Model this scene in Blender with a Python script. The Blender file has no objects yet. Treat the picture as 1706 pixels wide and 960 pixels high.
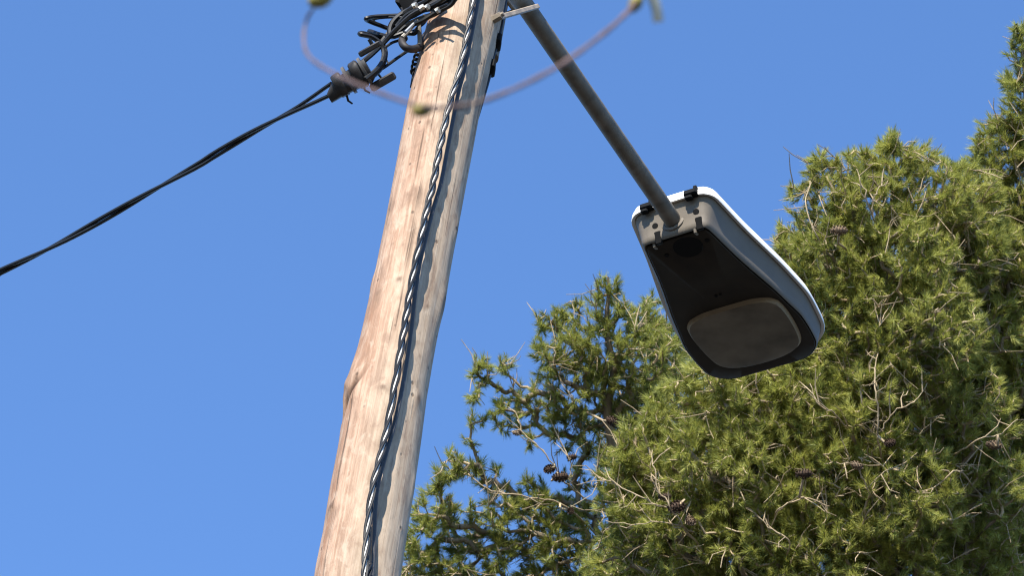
import bpy, math, random
import numpy as np

# ------------------------------------------------------------------ camera, world, sun, exposure
SC = bpy.context.scene
COL = SC.collection
PITCH, ROLL, FPX = math.radians(46), math.radians(4), 6000.0      # tele lens looking steeply up
EYE = np.array([0.0, 0.0, 1.6])
_F = np.array([0, math.cos(PITCH), math.sin(PITCH)])
_R = np.array([1.0, 0, 0])
_U = np.cross(_R, _F)
_R, _U = _R * math.cos(ROLL) + _U * math.sin(ROLL), -_R * math.sin(ROLL) + _U * math.cos(ROLL)

cam = bpy.data.cameras.new('camera')
camo = bpy.data.objects.new('camera', cam)
COL.objects.link(camo)
SC.camera = camo
import mathutils
_m = mathutils.Matrix(((_R[0], _U[0], -_F[0], EYE[0]), (_R[1], _U[1], -_F[1], EYE[1]), (_R[2], _U[2], -_F[2], EYE[2]), (0, 0, 0, 1)))
camo.matrix_world = _m
cam.sensor_width = 36
cam.lens = FPX * 36 / 1706
cam.clip_start = 0.1
cam.clip_end = 5000
cam.dof.use_dof = True
cam.dof.focus_distance = 9.5
cam.dof.aperture_fstop = 30

SUN_AZ, SUN_EL = math.radians(180 + 17), math.radians(37)     # clockwise from +Y: behind the camera, to its left
world = bpy.data.worlds.new('World')
SC.world = world
world.use_nodes = True
_n = world.node_tree.nodes
sky = _n.new('ShaderNodeTexSky')
sky.sky_type = 'NISHITA'
sky.sun_disc = False
sky.sun_elevation = SUN_EL
sky.sun_rotation = SUN_AZ
sky.air_density = 1.0
sky.dust_density = 0.0
sky.ozone_density = 9.0
world.node_tree.links.new(sky.outputs[0], _n['Background'].inputs[0])
_n['Background'].inputs[1].default_value = 0.15

sl = bpy.data.lights.new('sun', 'SUN')
sl.energy = 5.0
sl.angle = math.radians(0.5)
sl.color = (1.0, 0.93, 0.82)
so = bpy.data.objects.new('sun', sl)
COL.objects.link(so)
SUNV = np.array([math.sin(SUN_AZ) * math.cos(SUN_EL), math.cos(SUN_AZ) * math.cos(SUN_EL), math.sin(SUN_EL)])
so.rotation_euler = mathutils.Vector(SUNV).to_track_quat('Z', 'Y').to_euler()
so.location = (-6, -12, 14)

SC.cycles.filter_width = 1.15
SC.view_settings.view_transform = 'Standard'
SC.view_settings.look = 'None'
SC.view_settings.gamma = 1
SC.view_settings.use_curve_mapping = False
SC.view_settings.exposure = 1.15

rng = np.random.default_rng(7)
random.seed(7)

# ------------------------------------------------------------------ helpers
def P(px, py, depth):
    """world point seen at photo pixel (px, py), depth metres along the view axis"""
    return EYE + depth * _F + (px - 853) / FPX * depth * _R - (py - 480) / FPX * depth * _U

def PY(px, py, y):
    """world point seen at photo pixel (px, py) on the vertical plane at distance y"""
    d = _F + (px - 853) / FPX * _R - (py - 480) / FPX * _U
    return EYE + d * (y / d[1])

def nrm(v):
    v = np.asarray(v, float)
    return v / np.maximum(np.linalg.norm(v, axis=-1, keepdims=True), 1e-12)

def spline(pts, n=8):
    p = np.asarray(pts, float)
    q = np.vstack([2 * p[0] - p[1], p, 2 * p[-1] - p[-2]])
    out = []
    for i in range(1, len(q) - 2):
        for t in np.arange(n) / n:
            a, b, c, d = q[i - 1], q[i], q[i + 1], q[i + 2]
            out.append(.5 * ((2 * b) + (c - a) * t + (2 * a - 5 * b + 4 * c - d) * t * t + (-a + 3 * b - 3 * c + d) * t ** 3))
    out.append(p[-1])
    return np.array(out)

def frames(path):
    t = np.gradient(path, axis=0)
    t = nrm(t)
    a = np.array([0, 0, 1.0]) if abs(t[0][2]) < .9 else np.array([1.0, 0, 0])
    u = nrm(np.cross(t[0], a))
    U_, V_ = [], []
    for k in t:
        u = nrm(u - k * (u @ k))
        U_.append(u)
        V_.append(np.cross(k, u))
    return t, np.array(U_), np.array(V_)

class MB:
    def __init__(s):
        s.v, s.f, s.n = [], [], 0
    def add(s, v, f):
        s.v.append(np.asarray(v, float))
        s.f += [tuple(i + s.n for i in q) for q in f]
        s.n += len(v)
        return s
    def tube(s, path, r, sides=10, cap=True):
        path = np.asarray(path, float)
        m = len(path)
        r = np.broadcast_to(np.asarray(r, float), (m,))
        t, u, v = frames(path)
        a = np.arange(sides) * 2 * math.pi / sides
        ring = path[:, None] + r[:, None, None] * (np.cos(a)[None, :, None] * u[:, None] + np.sin(a)[None, :, None] * v[:, None])
        f = []
        for i in range(m - 1):
            for j in range(sides):
                k = (j + 1) % sides
                f.append((i * sides + j, i * sides + k, (i + 1) * sides + k, (i + 1) * sides + j))
        if cap:
            f.append(tuple(range(sides - 1, -1, -1)))
            f.append(tuple((m - 1) * sides + j for j in range(sides)))
        return s.add(ring.reshape(-1, 3), f)
    def rings(s, R, close_first=False, close_last=False):
        """loft of closed rings, each (n,3)"""
        n = len(R[0])
        f = []
        for i in range(len(R) - 1):
            for j in range(n):
                k = (j + 1) % n
                f.append((i * n + j, i * n + k, (i + 1) * n + k, (i + 1) * n + j))
        if close_first:
            f.append(tuple(range(n - 1, -1, -1)))
        if close_last:
            f.append(tuple((len(R) - 1) * n + j for j in range(n)))
        return s.add(np.vstack(R), f)
    def box(s, c, ax, ay, az, h, bev=0.0):
        """box about c with half sizes h along the three axes, edges cut back by bev"""
        c, ax, ay, az = map(lambda q: np.asarray(q, float), (c, ax, ay, az))
        hx, hy, hz = h
        b = min(bev, .45 * min(h))
        R = []
        for z, i in ((-hz, b), (-hz + b, 0), (hz - b, 0), (hz, b)):
            x, y = hx - i, hy - i
            k = b if b > 0 else 1e-5
            loop = [(-x + k, -y), (x - k, -y), (x, -y + k), (x, y - k), (x - k, y), (-x + k, y), (-x, y - k), (-x, -y + k)]
            R.append(np.array([c + ax * p + ay * q + az * z for p, q in loop]))
        return s.rings(R, True, True)
    def build(s, name, mat, parent=None, origin=None, sharp=35, smooth=True):
        V = np.vstack(s.v)
        if parent is not None:
            o0 = np.array(parent.get('_o', (0, 0, 0)), float)
        else:
            o0 = np.zeros(3) if origin is None else np.asarray(origin, float)
        me = bpy.data.meshes.new(name)
        me.from_pydata((V - o0).tolist(), [], s.f)
        me.update()
        if smooth:
            me.polygons.foreach_set('use_smooth', np.ones(len(me.polygons), bool))
            if sharp:
                me.set_sharp_from_angle(angle=math.radians(sharp))
        me.materials.append(mat)
        o = bpy.data.objects.new(name, me)
        COL.objects.link(o)
        if parent is not None:
            o.parent = parent
            ORI[o.name] = o0
            o['_o'] = [float(x) for x in o0]
        else:
            o.location = o0
            o['_o'] = [float(x) for x in o0]
        return o
ORI = {}

def thing(name, label, cat, loc, group=None):
    o = bpy.data.objects.new(name, None)
    COL.objects.link(o)
    o.empty_display_size = .1
    o.location = tuple(float(x) for x in loc)
    o['_o'] = [float(x) for x in loc]
    return tag(o, label, cat, group)

def tag(o, label, cat, group=None):
    o['label'], o['category'] = label, cat
    if group:
        o['group'] = group
    return o

# ------------------------------------------------------------------ materials
def mat(name, color=(.5, .5, .5), rough=.5, metal=0.0, spec=.5, vary=0.0, vscale=30, bump=0.0, bscale=200):
    m = bpy.data.materials.new(name)
    m.use_nodes = True
    nt = m.node_tree
    b = nt.nodes['Principled BSDF']
    b.inputs['Base Color'].default_value = (*color, 1)
    b.inputs['Roughness'].default_value = rough
    b.inputs['Metallic'].default_value = metal
    b.inputs['Specular IOR Level'].default_value = spec
    tc = nt.nodes.new('ShaderNodeTexCoord')
    if vary:
        nz = nt.nodes.new('ShaderNodeTexNoise')
        nz.inputs['Scale'].default_value = vscale
        nz.inputs['Detail'].default_value = 6
        nt.links.new(tc.outputs['Object'], nz.inputs['Vector'])
        mr = nt.nodes.new('ShaderNodeMapRange')
        mr.inputs['From Min'].default_value = .3
        mr.inputs['From Max'].default_value = .7
        mr.inputs['To Min'].default_value = 1 - vary
        mr.inputs['To Max'].default_value = 1 + vary
        nt.links.new(nz.outputs['Fac'], mr.inputs['Value'])
        mx = nt.nodes.new('ShaderNodeVectorMath')
        mx.operation = 'SCALE'
        mx.inputs[0].default_value = color
        nt.links.new(mr.outputs['Result'], mx.inputs['Scale'])
        nt.links.new(mx.outputs[0], b.inputs['Base Color'])
        mr2 = nt.nodes.new('ShaderNodeMapRange')
        mr2.inputs['To Min'].default_value = max(rough - .12, .03)
        mr2.inputs['To Max'].default_value = min(rough + .12, 1)
        nt.links.new(nz.outputs['Fac'], mr2.inputs['Value'])
        nt.links.new(mr2.outputs['Result'], b.inputs['Roughness'])
    if bump:
        n2 = nt.nodes.new('ShaderNodeTexNoise')
        n2.inputs['Scale'].default_value = bscale
        n2.inputs['Detail'].default_value = 4
        nt.links.new(tc.outputs['Object'], n2.inputs['Vector'])
        bp = nt.nodes.new('ShaderNodeBump')
        bp.inputs['Strength'].default_value = bump
        bp.inputs['Distance'].default_value = .002
        nt.links.new(n2.outputs['Fac'], bp.inputs['Height'])
        nt.links.new(bp.outputs[0], b.inputs['Normal'])
    return m

M_black = mat('black_cable_sheath', (.010, .010, .010), .45, spec=.3, vary=.3, vscale=60)
M_black_gloss = mat('glossy_black_cable_sheath', (.010, .010, .010), .45, spec=.25, vary=.15, vscale=40)
M_pale = mat('pale_grey_core', (.62, .61, .58), .4, vary=.25, vscale=14)
M_steel = mat('galvanised_steel', (.15, .132, .108), .6, 0.0, spec=.15, vary=.32, vscale=25, bump=.15)
M_bracket = mat('weathered_bracket_steel', (.24, .195, .145), .6, .1, vary=.3, vscale=40, bump=.2)
M_house = mat('grey_lamp_paint', (.135, .116, .092), .6, spec=.25, vary=.10, vscale=14, bump=.08)
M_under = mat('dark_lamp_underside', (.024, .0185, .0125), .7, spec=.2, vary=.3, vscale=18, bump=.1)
M_white = mat('white_lamp_cover_paint', (.78, .77, .73), .45, spec=.3, vary=.08, vscale=9)
M_rubber_and_shade = mat('black_rubber_and_hole_shade', (.006, .006, .006), .7, spec=.1)  # rubber parts, and the shade inside the lamp's holes and slots
M_clamp = mat('grey_black_clamp_plastic', (.022, .020, .019), .45, spec=.3, vary=.3, vscale=50)
M_band = mat('clamp_band', (.085, .08, .075), .5, spec=.3, vary=.3)
M_hook = mat('rusty_hook_iron', (.018, .015, .014), .6, .0, spec=.3, vary=.4, vscale=60)
M_greywire = mat('grey_wire_sheath', (.22, .23, .25), .4)
M_shadowwire = mat('shadow_dark_wire_sheath', (.035, .035, .036), .5, spec=.3, vary=.3)  # dark tone adds to the shadow beside the twisted cable
M_copper = mat('bare_wire_ends', (.55, .5, .42), .35, .6)

def wood_mat():
    m = bpy.data.materials.new('weathered_pole_wood')
    m.use_nodes = True
    nt = m.node_tree
    N, L = nt.nodes, nt.links
    b = N['Principled BSDF']
    b.inputs['Roughness'].default_value = .8
    b.inputs['Specular IOR Level'].default_value = .25
    tc = N.new('ShaderNodeTexCoord')
    mp = N.new('ShaderNodeMapping')
    mp.inputs['Rotation'].default_value = (0, math.radians(-3.5), 0)
    L.new(tc.outputs['Object'], mp.inputs['Vector'])
    def noise(scale, zscale, detail=6, rough=.6, off=0, dist=0):
        q = N.new('ShaderNodeMapping')
        q.inputs['Scale'].default_value = (scale, scale, zscale)
        q.inputs['Location'].default_value = (off, off, off)
        L.new(mp.outputs[0], q.inputs['Vector'])
        z = N.new('ShaderNodeTexNoise')
        z.inputs['Scale'].default_value = 1
        z.inputs['Detail'].default_value = detail
        z.inputs['Roughness'].default_value = rough
        z.inputs['Distortion'].default_value = dist
        L.new(q.outputs[0], z.inputs['Vector'])
        return z.outputs['Fac']
    def mr(x, a, b_, c=0.0, d=1.0):
        q = N.new('ShaderNodeMapRange')
        q.inputs['From Min'].default_value = a
        q.inputs['From Max'].default_value = b_
        q.inputs['To Min'].default_value = c
        q.inputs['To Max'].default_value = d
        L.new(x, q.inputs['Value'])
        return q.outputs['Result']
    def mix(fac, a, b_):
        q = N.new('ShaderNodeMix')
        q.data_type = 'RGBA'
        if isinstance(fac, float):
            q.inputs['Factor'].default_value = fac
        else:
            L.new(fac, q.inputs['Factor'])
        for s_, c in (('A', a), ('B', b_)):
            k = [i for i in q.inputs if i.name == s_ and i.type == 'RGBA'][0]
            if isinstance(c, tuple):
                k.default_value = (*c, 1)
            else:
                L.new(c, k)
        return [o for o in q.outputs if o.type == 'RGBA'][0]
    def math_(op, a, b_):
        q = N.new('ShaderNodeMath')
        q.operation = op
        for i, c in enumerate((a, b_)):
            if isinstance(c, (int, float)):
                q.inputs[i].default_value = c
            else:
                L.new(c, q.inputs[i])
        return q.outputs[0]
    grain = noise(150, 3.5, 6, .65, 0, .5)
    fine = noise(420, 9, 3, .6, 4)
    patch = noise(16, 1.6, 5, .6, 9, .6)
    patch2 = noise(26, 7, 6, .65, 21, .4)
    # one flank is bleached greyer, the other stays pinkish
    at = N.new('ShaderNodeAttribute')
    at.attribute_name = 'flank'
    tan = mix(mr(grain, .38, .62), (0.249, 0.154, 0.100), (0.401, 0.271, 0.190))
    tan = mix(mr(patch, .45, .68), tan, (0.231, 0.122, 0.071))
    grey = mix(mr(grain, .36, .64), (0.259, 0.199, 0.143), (0.374, 0.298, 0.219))
    base = mix(at.outputs['Fac'], tan, grey)
    base = mix(mr(patch2, .53, .70, 0, .7), base, (0.419, 0.325, 0.238))
    base = mix(mr(patch2, .47, .30, 0, .75), base, (0.170, 0.108, 0.071))
    blot = noise(34, 16, 5, .6, 55, .8)
    base = mix(mr(blot, .52, .68, 0, .55), base, (0.178, 0.113, 0.076))
    base = mix(mr(blot, .46, .32, 0, .45), base, (0.445, 0.362, 0.276))
    base = mix(mr(fine, .55, .8, 0, .35), base, (0.170, 0.122, 0.090))
    # long drying checks and small dark pits
    chk = math_('MULTIPLY', mr(noise(80, 1.0, 2, .5, 31, .2), .63, .665), mr(noise(12, 2.5, 2, .5, 40), .42, .55))
    base = mix(math_('MULTIPLY', chk, .8), base, (.07, .045, .03))
    vo = N.new('ShaderNodeTexVoronoi')
    q = N.new('ShaderNodeMapping')
    q.inputs['Scale'].default_value = (32, 32, 20)
    L.new(mp.outputs[0], q.inputs['Vector'])
    L.new(q.outputs[0], vo.inputs['Vector'])
    vo.inputs['Scale'].default_value = 1
    sep = N.new('ShaderNodeSeparateColor')
    L.new(vo.outputs['Color'], sep.inputs[0])
    pit = math_('MULTIPLY', mr(vo.outputs['Distance'], .15, .07), mr(sep.outputs[0], .60, .62))
    base = mix(math_('MULTIPLY', pit, .75), base, (.06, .038, .026))
    kn = N.new('ShaderNodeAttribute')
    kn.attribute_name = 'knot'
    base = mix(kn.outputs['Fac'], base, (.06, .032, .018))
    L.new(base, b.inputs['Base Color'])
    h = math_('ADD', math_('MULTIPLY', grain, .6), math_('MULTIPLY', fine, .3))
    h = math_('SUBTRACT', h, math_('ADD', math_('MULTIPLY', chk, 1.2), math_('MULTIPLY', pit, .8)))
    bp = N.new('ShaderNodeBump')
    bp.inputs['Strength'].default_value = .55
    bp.inputs['Distance'].default_value = .003
    L.new(h, bp.inputs['Height'])
    L.new(bp.outputs[0], b.inputs['Normal'])
    return m
M_wood = wood_mat()

def needle_mat(name, lo, mid, hi):
    m = bpy.data.materials.new(name)
    m.use_nodes = True
    nt = m.node_tree
    N, L = nt.nodes, nt.links
    b = N['Principled BSDF']
    at = N.new('ShaderNodeAttribute')
    at.attribute_name = 'tint'
    cr = N.new('ShaderNodeValToRGB')
    cr.color_ramp.elements[0].color = (*lo, 1)
    cr.color_ramp.elements[1].color = (*hi, 1)
    e = cr.color_ramp.elements.new(.5)
    e.color = (*mid, 1)
    L.new(at.outputs['Fac'], cr.inputs[0])
    L.new(cr.outputs[0], b.inputs['Base Color'])
    b.inputs['Roughness'].default_value = .5
    b.inputs['Specular IOR Level'].default_value = .35
    tr = N.new('ShaderNodeBsdfTranslucent')
    L.new(cr.outputs[0], tr.inputs['Color'])
    mx = N.new('ShaderNodeMixShader')
    mx.inputs[0].default_value = .42
    L.new(b.outputs[0], mx.inputs[1])
    L.new(tr.outputs[0], mx.inputs[2])
    L.new(mx.outputs[0], N['Material Output'].inputs['Surface'])
    return m
M_needle = needle_mat('pine_needles', (.145, .170, .036), (.318, .335, .070), (.455, .455, .120))
M_bark = mat('pine_bark', (.21, .165, .115), .85, spec=.2, vary=.35, vscale=9, bump=.4, bscale=60)
M_dead = mat('bleached_dead_twig', (.34, .265, .17), .85, spec=.2, vary=.25, vscale=12)
M_cone = mat('pine_cone_brown', (.06, .038, .026), .8, spec=.2, vary=.4, vscale=40)
M_cone_old = mat('weathered_pine_cone', (.17, .12, .08), .8, spec=.2, vary=.4, vscale=40)
M_vine = mat('vine_bark', (.10, .06, .05), .7, vary=.25, vscale=80)
M_bud = mat('olive_bud', (.19, .155, .025), .7, vary=.3, vscale=200)
M_tendril = mat('pale_dry_tendril', (.30, .32, .29), .7, vary=.2, vscale=90)
M_ground = mat('dry_asphalt_and_soil', (.055, .052, .047), .9, spec=.2, vary=.35, vscale=.6, bump=.3, bscale=20)

# ------------------------------------------------------------------ ground
g = MB()
gx = np.concatenate([[-3000, -600, -150], np.linspace(-60, 60, 25), [150, 600, 3000]])
gv = [(x, y, 0) for y in gx for x in gx]
k = len(gx)
g.add(gv, [(j * k + i, j * k + i + 1, (j + 1) * k + i + 1, (j + 1) * k + i) for j in range(k - 1) for i in range(k - 1)])
go = g.build('ground', M_ground, smooth=False)
go['kind'] = 'structure'

# ------------------------------------------------------------------ wooden pole
POLE_DEPTH = 8.18
Y0 = P(680, 485, POLE_DEPTH)[1]                       # vertical plane through the pole's axis
prof = [(1010, 590, 73), (960, 595.5, 72.5), (900, 606, 71), (820, 618.5, 71), (740, 632, 69.5), (660, 644, 68), (600, 656.5, 66),
        (530, 671, 64.2), (480, 682.5, 64), (380, 702, 62.2), (270, 723, 62), (190, 738, 62), (110, 756, 62.5), (40, 773, 61.5), (-40, 790, 60)]
ax, rad = [], []
for py, cx, hw in prof:
    p = PY(cx, py, Y0)
    ax.append(p)
    rad.append(hw * .982 * ((p - EYE) @ _F) / FPX)
ax, rad = np.array(ax), np.array(rad)
AX_Z = ax[:, 2]
lean = (ax[-1] - ax[0]) / (ax[-1][2] - ax[0][2])
def pole_axis(z):
    z = np.asarray(z, float)
    x = np.interp(z, AX_Z, ax[:, 0])
    x = np.where(z < AX_Z[0], ax[0, 0] + (z - AX_Z[0]) * lean[0], x)
    x = np.where(z > AX_Z[-1], ax[-1, 0] + (z - AX_Z[-1]) * lean[0], x)
    return np.stack([x, np.full_like(x, Y0), z], -1)
def pole_r(z):
    r = np.interp(z, AX_Z, rad)
    return np.where(np.asarray(z) < AX_Z[0], rad[0] + (AX_Z[0] - np.asarray(z)) * .0045, r)
POLE_TOP = AX_Z[-1] + .75
zs = np.concatenate([np.linspace(-.6, AX_Z[0] - .3, 60), np.arange(AX_Z[0] - .29, AX_Z[-1] + .2, .006), np.linspace(AX_Z[-1] + .21, POLE_TOP, 20)])
NA = 132
an = np.arange(NA) * 2 * math.pi / NA
A, Z = np.meshgrid(an, zs)                # angle 0 = +x (right), -pi/2 = toward the camera
Rr = pole_r(Z).copy()
def wav(seed, n, fa, fz, amp):
    r_ = np.random.default_rng(seed)
    o = np.zeros_like(A)
    for _ in range(n):
        ka = r_.integers(1, fa + 1)
        o += np.sin(ka * A + r_.uniform(0, 6.28) + Z * r_.uniform(-fz, fz)) * r_.uniform(.4, 1)
    return o / n * amp
Rr += wav(1, 6, 3, 4, .0030) + wav(2, 10, 9, 9, .0022) + wav(3, 14, 26, 5, .0016) + wav(4, 10, 14, 26, .0009)
knot = np.zeros_like(A)
def knot_at(px, py, ra, rz, bump, dark, tilt=0.0):
    cx = np.interp(-py, [-q[0] for q in prof], [q[1] for q in prof])
    hw = np.interp(-py, [-q[0] for q in prof], [q[2] for q in prof])
    s_ = np.clip((px - cx) / hw, -.98, .98)
    a0 = -math.pi / 2 + math.asin(s_)
    z0 = PY(px, py, Y0 - .1 * math.cos(math.asin(s_)))[2]
    da = (A - a0 + math.pi) % (2 * math.pi) - math.pi
    du, dz = da * .1, Z - z0
    du, dz = du * math.cos(tilt) + dz * math.sin(tilt), dz * math.cos(tilt) - du * math.sin(tilt)
    e = (du / ra) ** 2 + (dz / rz) ** 2
    global Rr, knot
    Rr = Rr + bump * np.exp(-e * .45) - .35 * abs(bump) * np.exp(-e * 4)
    knot = np.maximum(knot, dark * np.exp(-e * 1.1))
for kk in [(581, 652, .018, .026, .009, .3, .5), (590, 650, .006, .034, -.008, 1.3, -.6), (579, 668, .006, .02, -.006, 1.0, -.3), (590, 625, .014, .05, .006, .3, .4), (700, 662, .007, .012, .003, .8, 0), (688, 322, .012, .016, .005, .35, 0),
           (646, 640, .006, .006, .002, .75, 0), (674, 458, .006, .006, .002, .8, 0), (744, 508, .012, .03, .006, .7, 0), (766, 382, .008, .02, .004, .8, 0),
           (722, 198, .008, .009, .004, .5, 0), (724, 152, .006, .007, .003, .45, 0), (556, 842, .008, .010, .004, .85, 0), (640, 480, .004, .004, .002, .5, 0),
           (620, 470, .006, .014, .004, .6, 0), (661, 400, .004, .004, .001, .45, 0), (690, 812, .006, .02, .003, .3, 0), (720, 505, .005, .005, .001, .6, 0),
           (672, 880, .004, .005, .001, .5, 0), (722, 600, .004, .008, .001, .55, 0), (752, 470, .004, .006, .001, .5, 0), (600, 930, .01, .05, .002, .2, 0),
           (735, 62, .03, .010, -.004, .35, .1), (705, 590, .004, .006, .001, .4, 0), (565, 700, .006, .02, .003, .35, 0)]:
    knot_at(kk[0], kk[1], kk[2] * 1.35, kk[3] * 1.35, *kk[4:])
C0 = pole_axis(Z.ravel()).reshape(*Z.shape, 3)
V = np.stack([C0[..., 0] + Rr * np.cos(A), C0[..., 1] + Rr * np.sin(A), C0[..., 2]], -1)
pm = MB()
pm.rings(list(V), True, True)
base0 = pole_axis(0.0)
pole = pm.build('utility_pole', M_wood, origin=base0, sharp=60)
tag(pole, 'weathered pale brown wooden pole leaning right, a twisted cable running down its face', 'utility pole')
fl = np.clip(.5 + (np.cos(A) * .9 + .10 + .12 * np.sin(Z * 3.1) + .05 * np.sin(Z * 11)) * 1.6, 0, 1)
for nm, arr in (('knot', knot), ('flank', fl)):
    at = pole.data.attributes.new(nm, 'FLOAT', 'POINT')
    at.data.foreach_set('value', arr.ravel().astype(np.float32))

def pole_front(px, py, gap):
    """point gap metres in front of the pole's face, seen at (px, py)"""
    p = PY(px, py, Y0)
    r = pole_r(p[2])
    for _ in range(6):
        c = pole_axis(p[2])
        dx = np.clip((p[0] - c[0]) / (r + gap), -.999, .999)
        y = Y0 - (r + gap) * math.sqrt(1 - dx * dx)
        p = PY(px, py, y)
    return p

# ------------------------------------------------------------------ twisted cable down the pole's face
cpx = [(793, -40), (787, 10), (768, 110), (756, 150), (745, 190), (732, 250), (722, 305), (711, 350), (702, 395), (692, 440), (682, 495),
       (674, 545), (665, 600), (655, 660), (645, 715), (633, 765), (622, 810), (616, 850), (612, 890), (609, 930), (607, 965), (603, 1020)]
cp = np.array([pole_front(x, y, .041 + .005 * math.sin(i * 1.7)) for i, (x, y) in enumerate(cpx)])
top_ext = [cp[0] + (lean * .75)]
bot = [cp[-1] - lean * (cp[-1][2] - z) for z in (5.0, 3.0, 1.0, .05)]
cpath = spline(np.vstack([top_ext, cp, bot]), 8)
# resample evenly
def resample(path, step):
    s_ = np.concatenate([[0], np.cumsum(np.linalg.norm(np.diff(path, axis=0), axis=1))])
    q = np.arange(0, s_[-1], step)
    return np.stack([np.interp(q, s_, path[:, i]) for i in range(3)], -1), q
cpath, sarc = resample(cpath, .012)
dn = thing('twisted_cable', 'thin black twisted cable with small pale flecks running down the face of the wooden pole', 'cable', cpath[-1])
t_, u_, v_ = frames(cpath)
for k in range(3):
    ph = sarc / .20 * 2 * math.pi + k * 2 * math.pi / 3 + .7 * np.sin(sarc * 4.3) + .3 * np.sin(sarc * 13)
    hp = cpath + .0056 * (np.cos(ph)[:, None] * u_ + np.sin(ph)[:, None] * v_)
    MB().tube(hp, .0034, 8).build('conductor', M_black_gloss, dn)
MB().tube(cpath, .0036, 8).build('pale_core_wire', M_pale, dn)  # pale core shows as flecks in the gaps between conductors
# thin wire next to it, thickened and darkened to widen the cable's shadow band
ep = spline([pole_front(x + 10 - 3 * math.sin(i_ * .9), y, .017 + .006 * math.sin(y * .02)) for i_, (x, y) in enumerate(cpx)], 8)
tag(MB().tube(ep, .0048, 8).build('shadow_band_wire', M_shadowwire, origin=ep[-1]), 'wire against the pole just right of the twisted cable, made thick and dark to widen its shadow', 'wire')
# black cable clipped behind the pole's right edge
bp_ = [(850, -40), (838, 30), (834, 66), (826, 95), (818, 118), (806, 165), (794, 215), (788, 250), (779, 300), (768, 372), (757, 420), (748, 480), (744, 512), (733, 570)]
def pole_edge(py, out):
    k_ = [-q[0] for q in prof]
    return np.interp(-py, k_, [q[1] for q in prof]) + np.interp(-py, k_, [q[2] for q in prof]) + out
bw = spline([PY(pole_edge(y, o_), y, Y0 + .02) for y, o_ in ((-40, 0), (20, 0), (60, 1.5), (95, -1), (118, .5), (165, -2), (200, -5), (250, -12))], 6)
bc = thing('edge_cable', 'thin black cable clipped along the right back edge of the wooden pole', 'cable', bw[-1])
MB().tube(bw, .0052, 8).build('cable_run', M_black, bc)
for y in (70, 113):
    c = PY(pole_edge(y, 0), y, Y0 + .012)
    MB().box(c, (1, 0, 0), (0, 1, 0), nrm(lean), (.011, .02, .016), .004).build('cable_clip', M_rubber_and_shade, bc)

# ------------------------------------------------------------------ street lamp: arm and head
PH, AL, GA = math.radians(29.03), math.radians(3.98), math.radians(-.99)
LD = np.array([math.sin(PH) * math.cos(AL), math.cos(PH) * math.cos(AL), math.sin(AL)])
LW = np.array([math.cos(PH), -math.sin(PH), 0])
LN = np.cross(LW, LD)
LW, LN = LW * math.cos(GA) + LN * math.sin(GA), LN * math.cos(GA) - LW * math.sin(GA)
HDEPTH = 9.8
LO = P(1114.6, 337.8, HDEPTH)                     # rim centre at the back of the head
LL = .7063
def lp(x, y, z):
    return LO + x * LD + y * LW + z * LN
def shear(x, z):
    """the head gets shallower towards its front"""
    x = np.clip(np.asarray(x, float) / LL, 0, 1)
    return np.where(z < 0, z * (1 - .42 * x), z)
def lq(x, y, z):
    return lp(x, y, float(shear(x, z)))
def to_plane(px, py, z):
    x = 0.0
    for _ in range(12):
        x, y = to_plane0(px, py, float(shear(x, z)))
    return x, y
def to_plane0(px, py, z):
    """lamp-local (x, y) of the point of plane z seen at (px, py)"""
    d = _F + (px - 853) / FPX * _R - (py - 480) / FPX * _U
    t = ((LO + z * LN - EYE) @ LN) / (d @ LN)
    q = EYE + d * t - LO
    return q @ LD, q @ LW
# the arm meets the head's socket
sx, sy = to_plane(1121, 367, -.045)
sock = lq(sx, sy, -.045)
sd = (sock - EYE) @ _F
# arm line through photo points, level to within a few degrees
a0, ADIR = None, None
for D1 in np.arange(sd - 1.2, sd + .1, .002):
    q = P(943, 108, D1)
    dr = nrm(sock - q)
    if ADIR is None or abs(dr[2] - math.sin(math.radians(3.0))) < abs(ADIR[2] - math.sin(math.radians(3.0))):
        a0, ADIR = q, dr
best, corner = (0,), None
for t in np.arange(.1, .7, .001):
    q = a0 - ADIR * t
    r_ = q - EYE
    py_ = 480 - FPX * (r_ @ _U) / (r_ @ _F)
    if py_ < -42:
        corner = q
        tb = t
        break
up = nrm(lean)
BR = .12
arc = []
cen = corner + ADIR * BR - up * BR
for a in np.linspace(0, math.pi / 2, 14):
    arc.append(cen - ADIR * BR * math.cos(a) + up * BR * math.sin(a))
vert = [corner - up * s_ for s_ in np.linspace(.33, BR + .01, 8)]
arm_path = np.vstack([vert, arc, [corner + ADIR * s_ for s_ in np.linspace(BR + .02, np.linalg.norm(sock - corner) + .05, 16)]])
lamp = thing('street_lamp', 'grey street lamp head with white top cover on a bent steel arm', 'street lamp', vert[0])
AR = .0238
MB().tube(arm_path, AR, 28).build('arm', M_steel, lamp)
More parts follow.
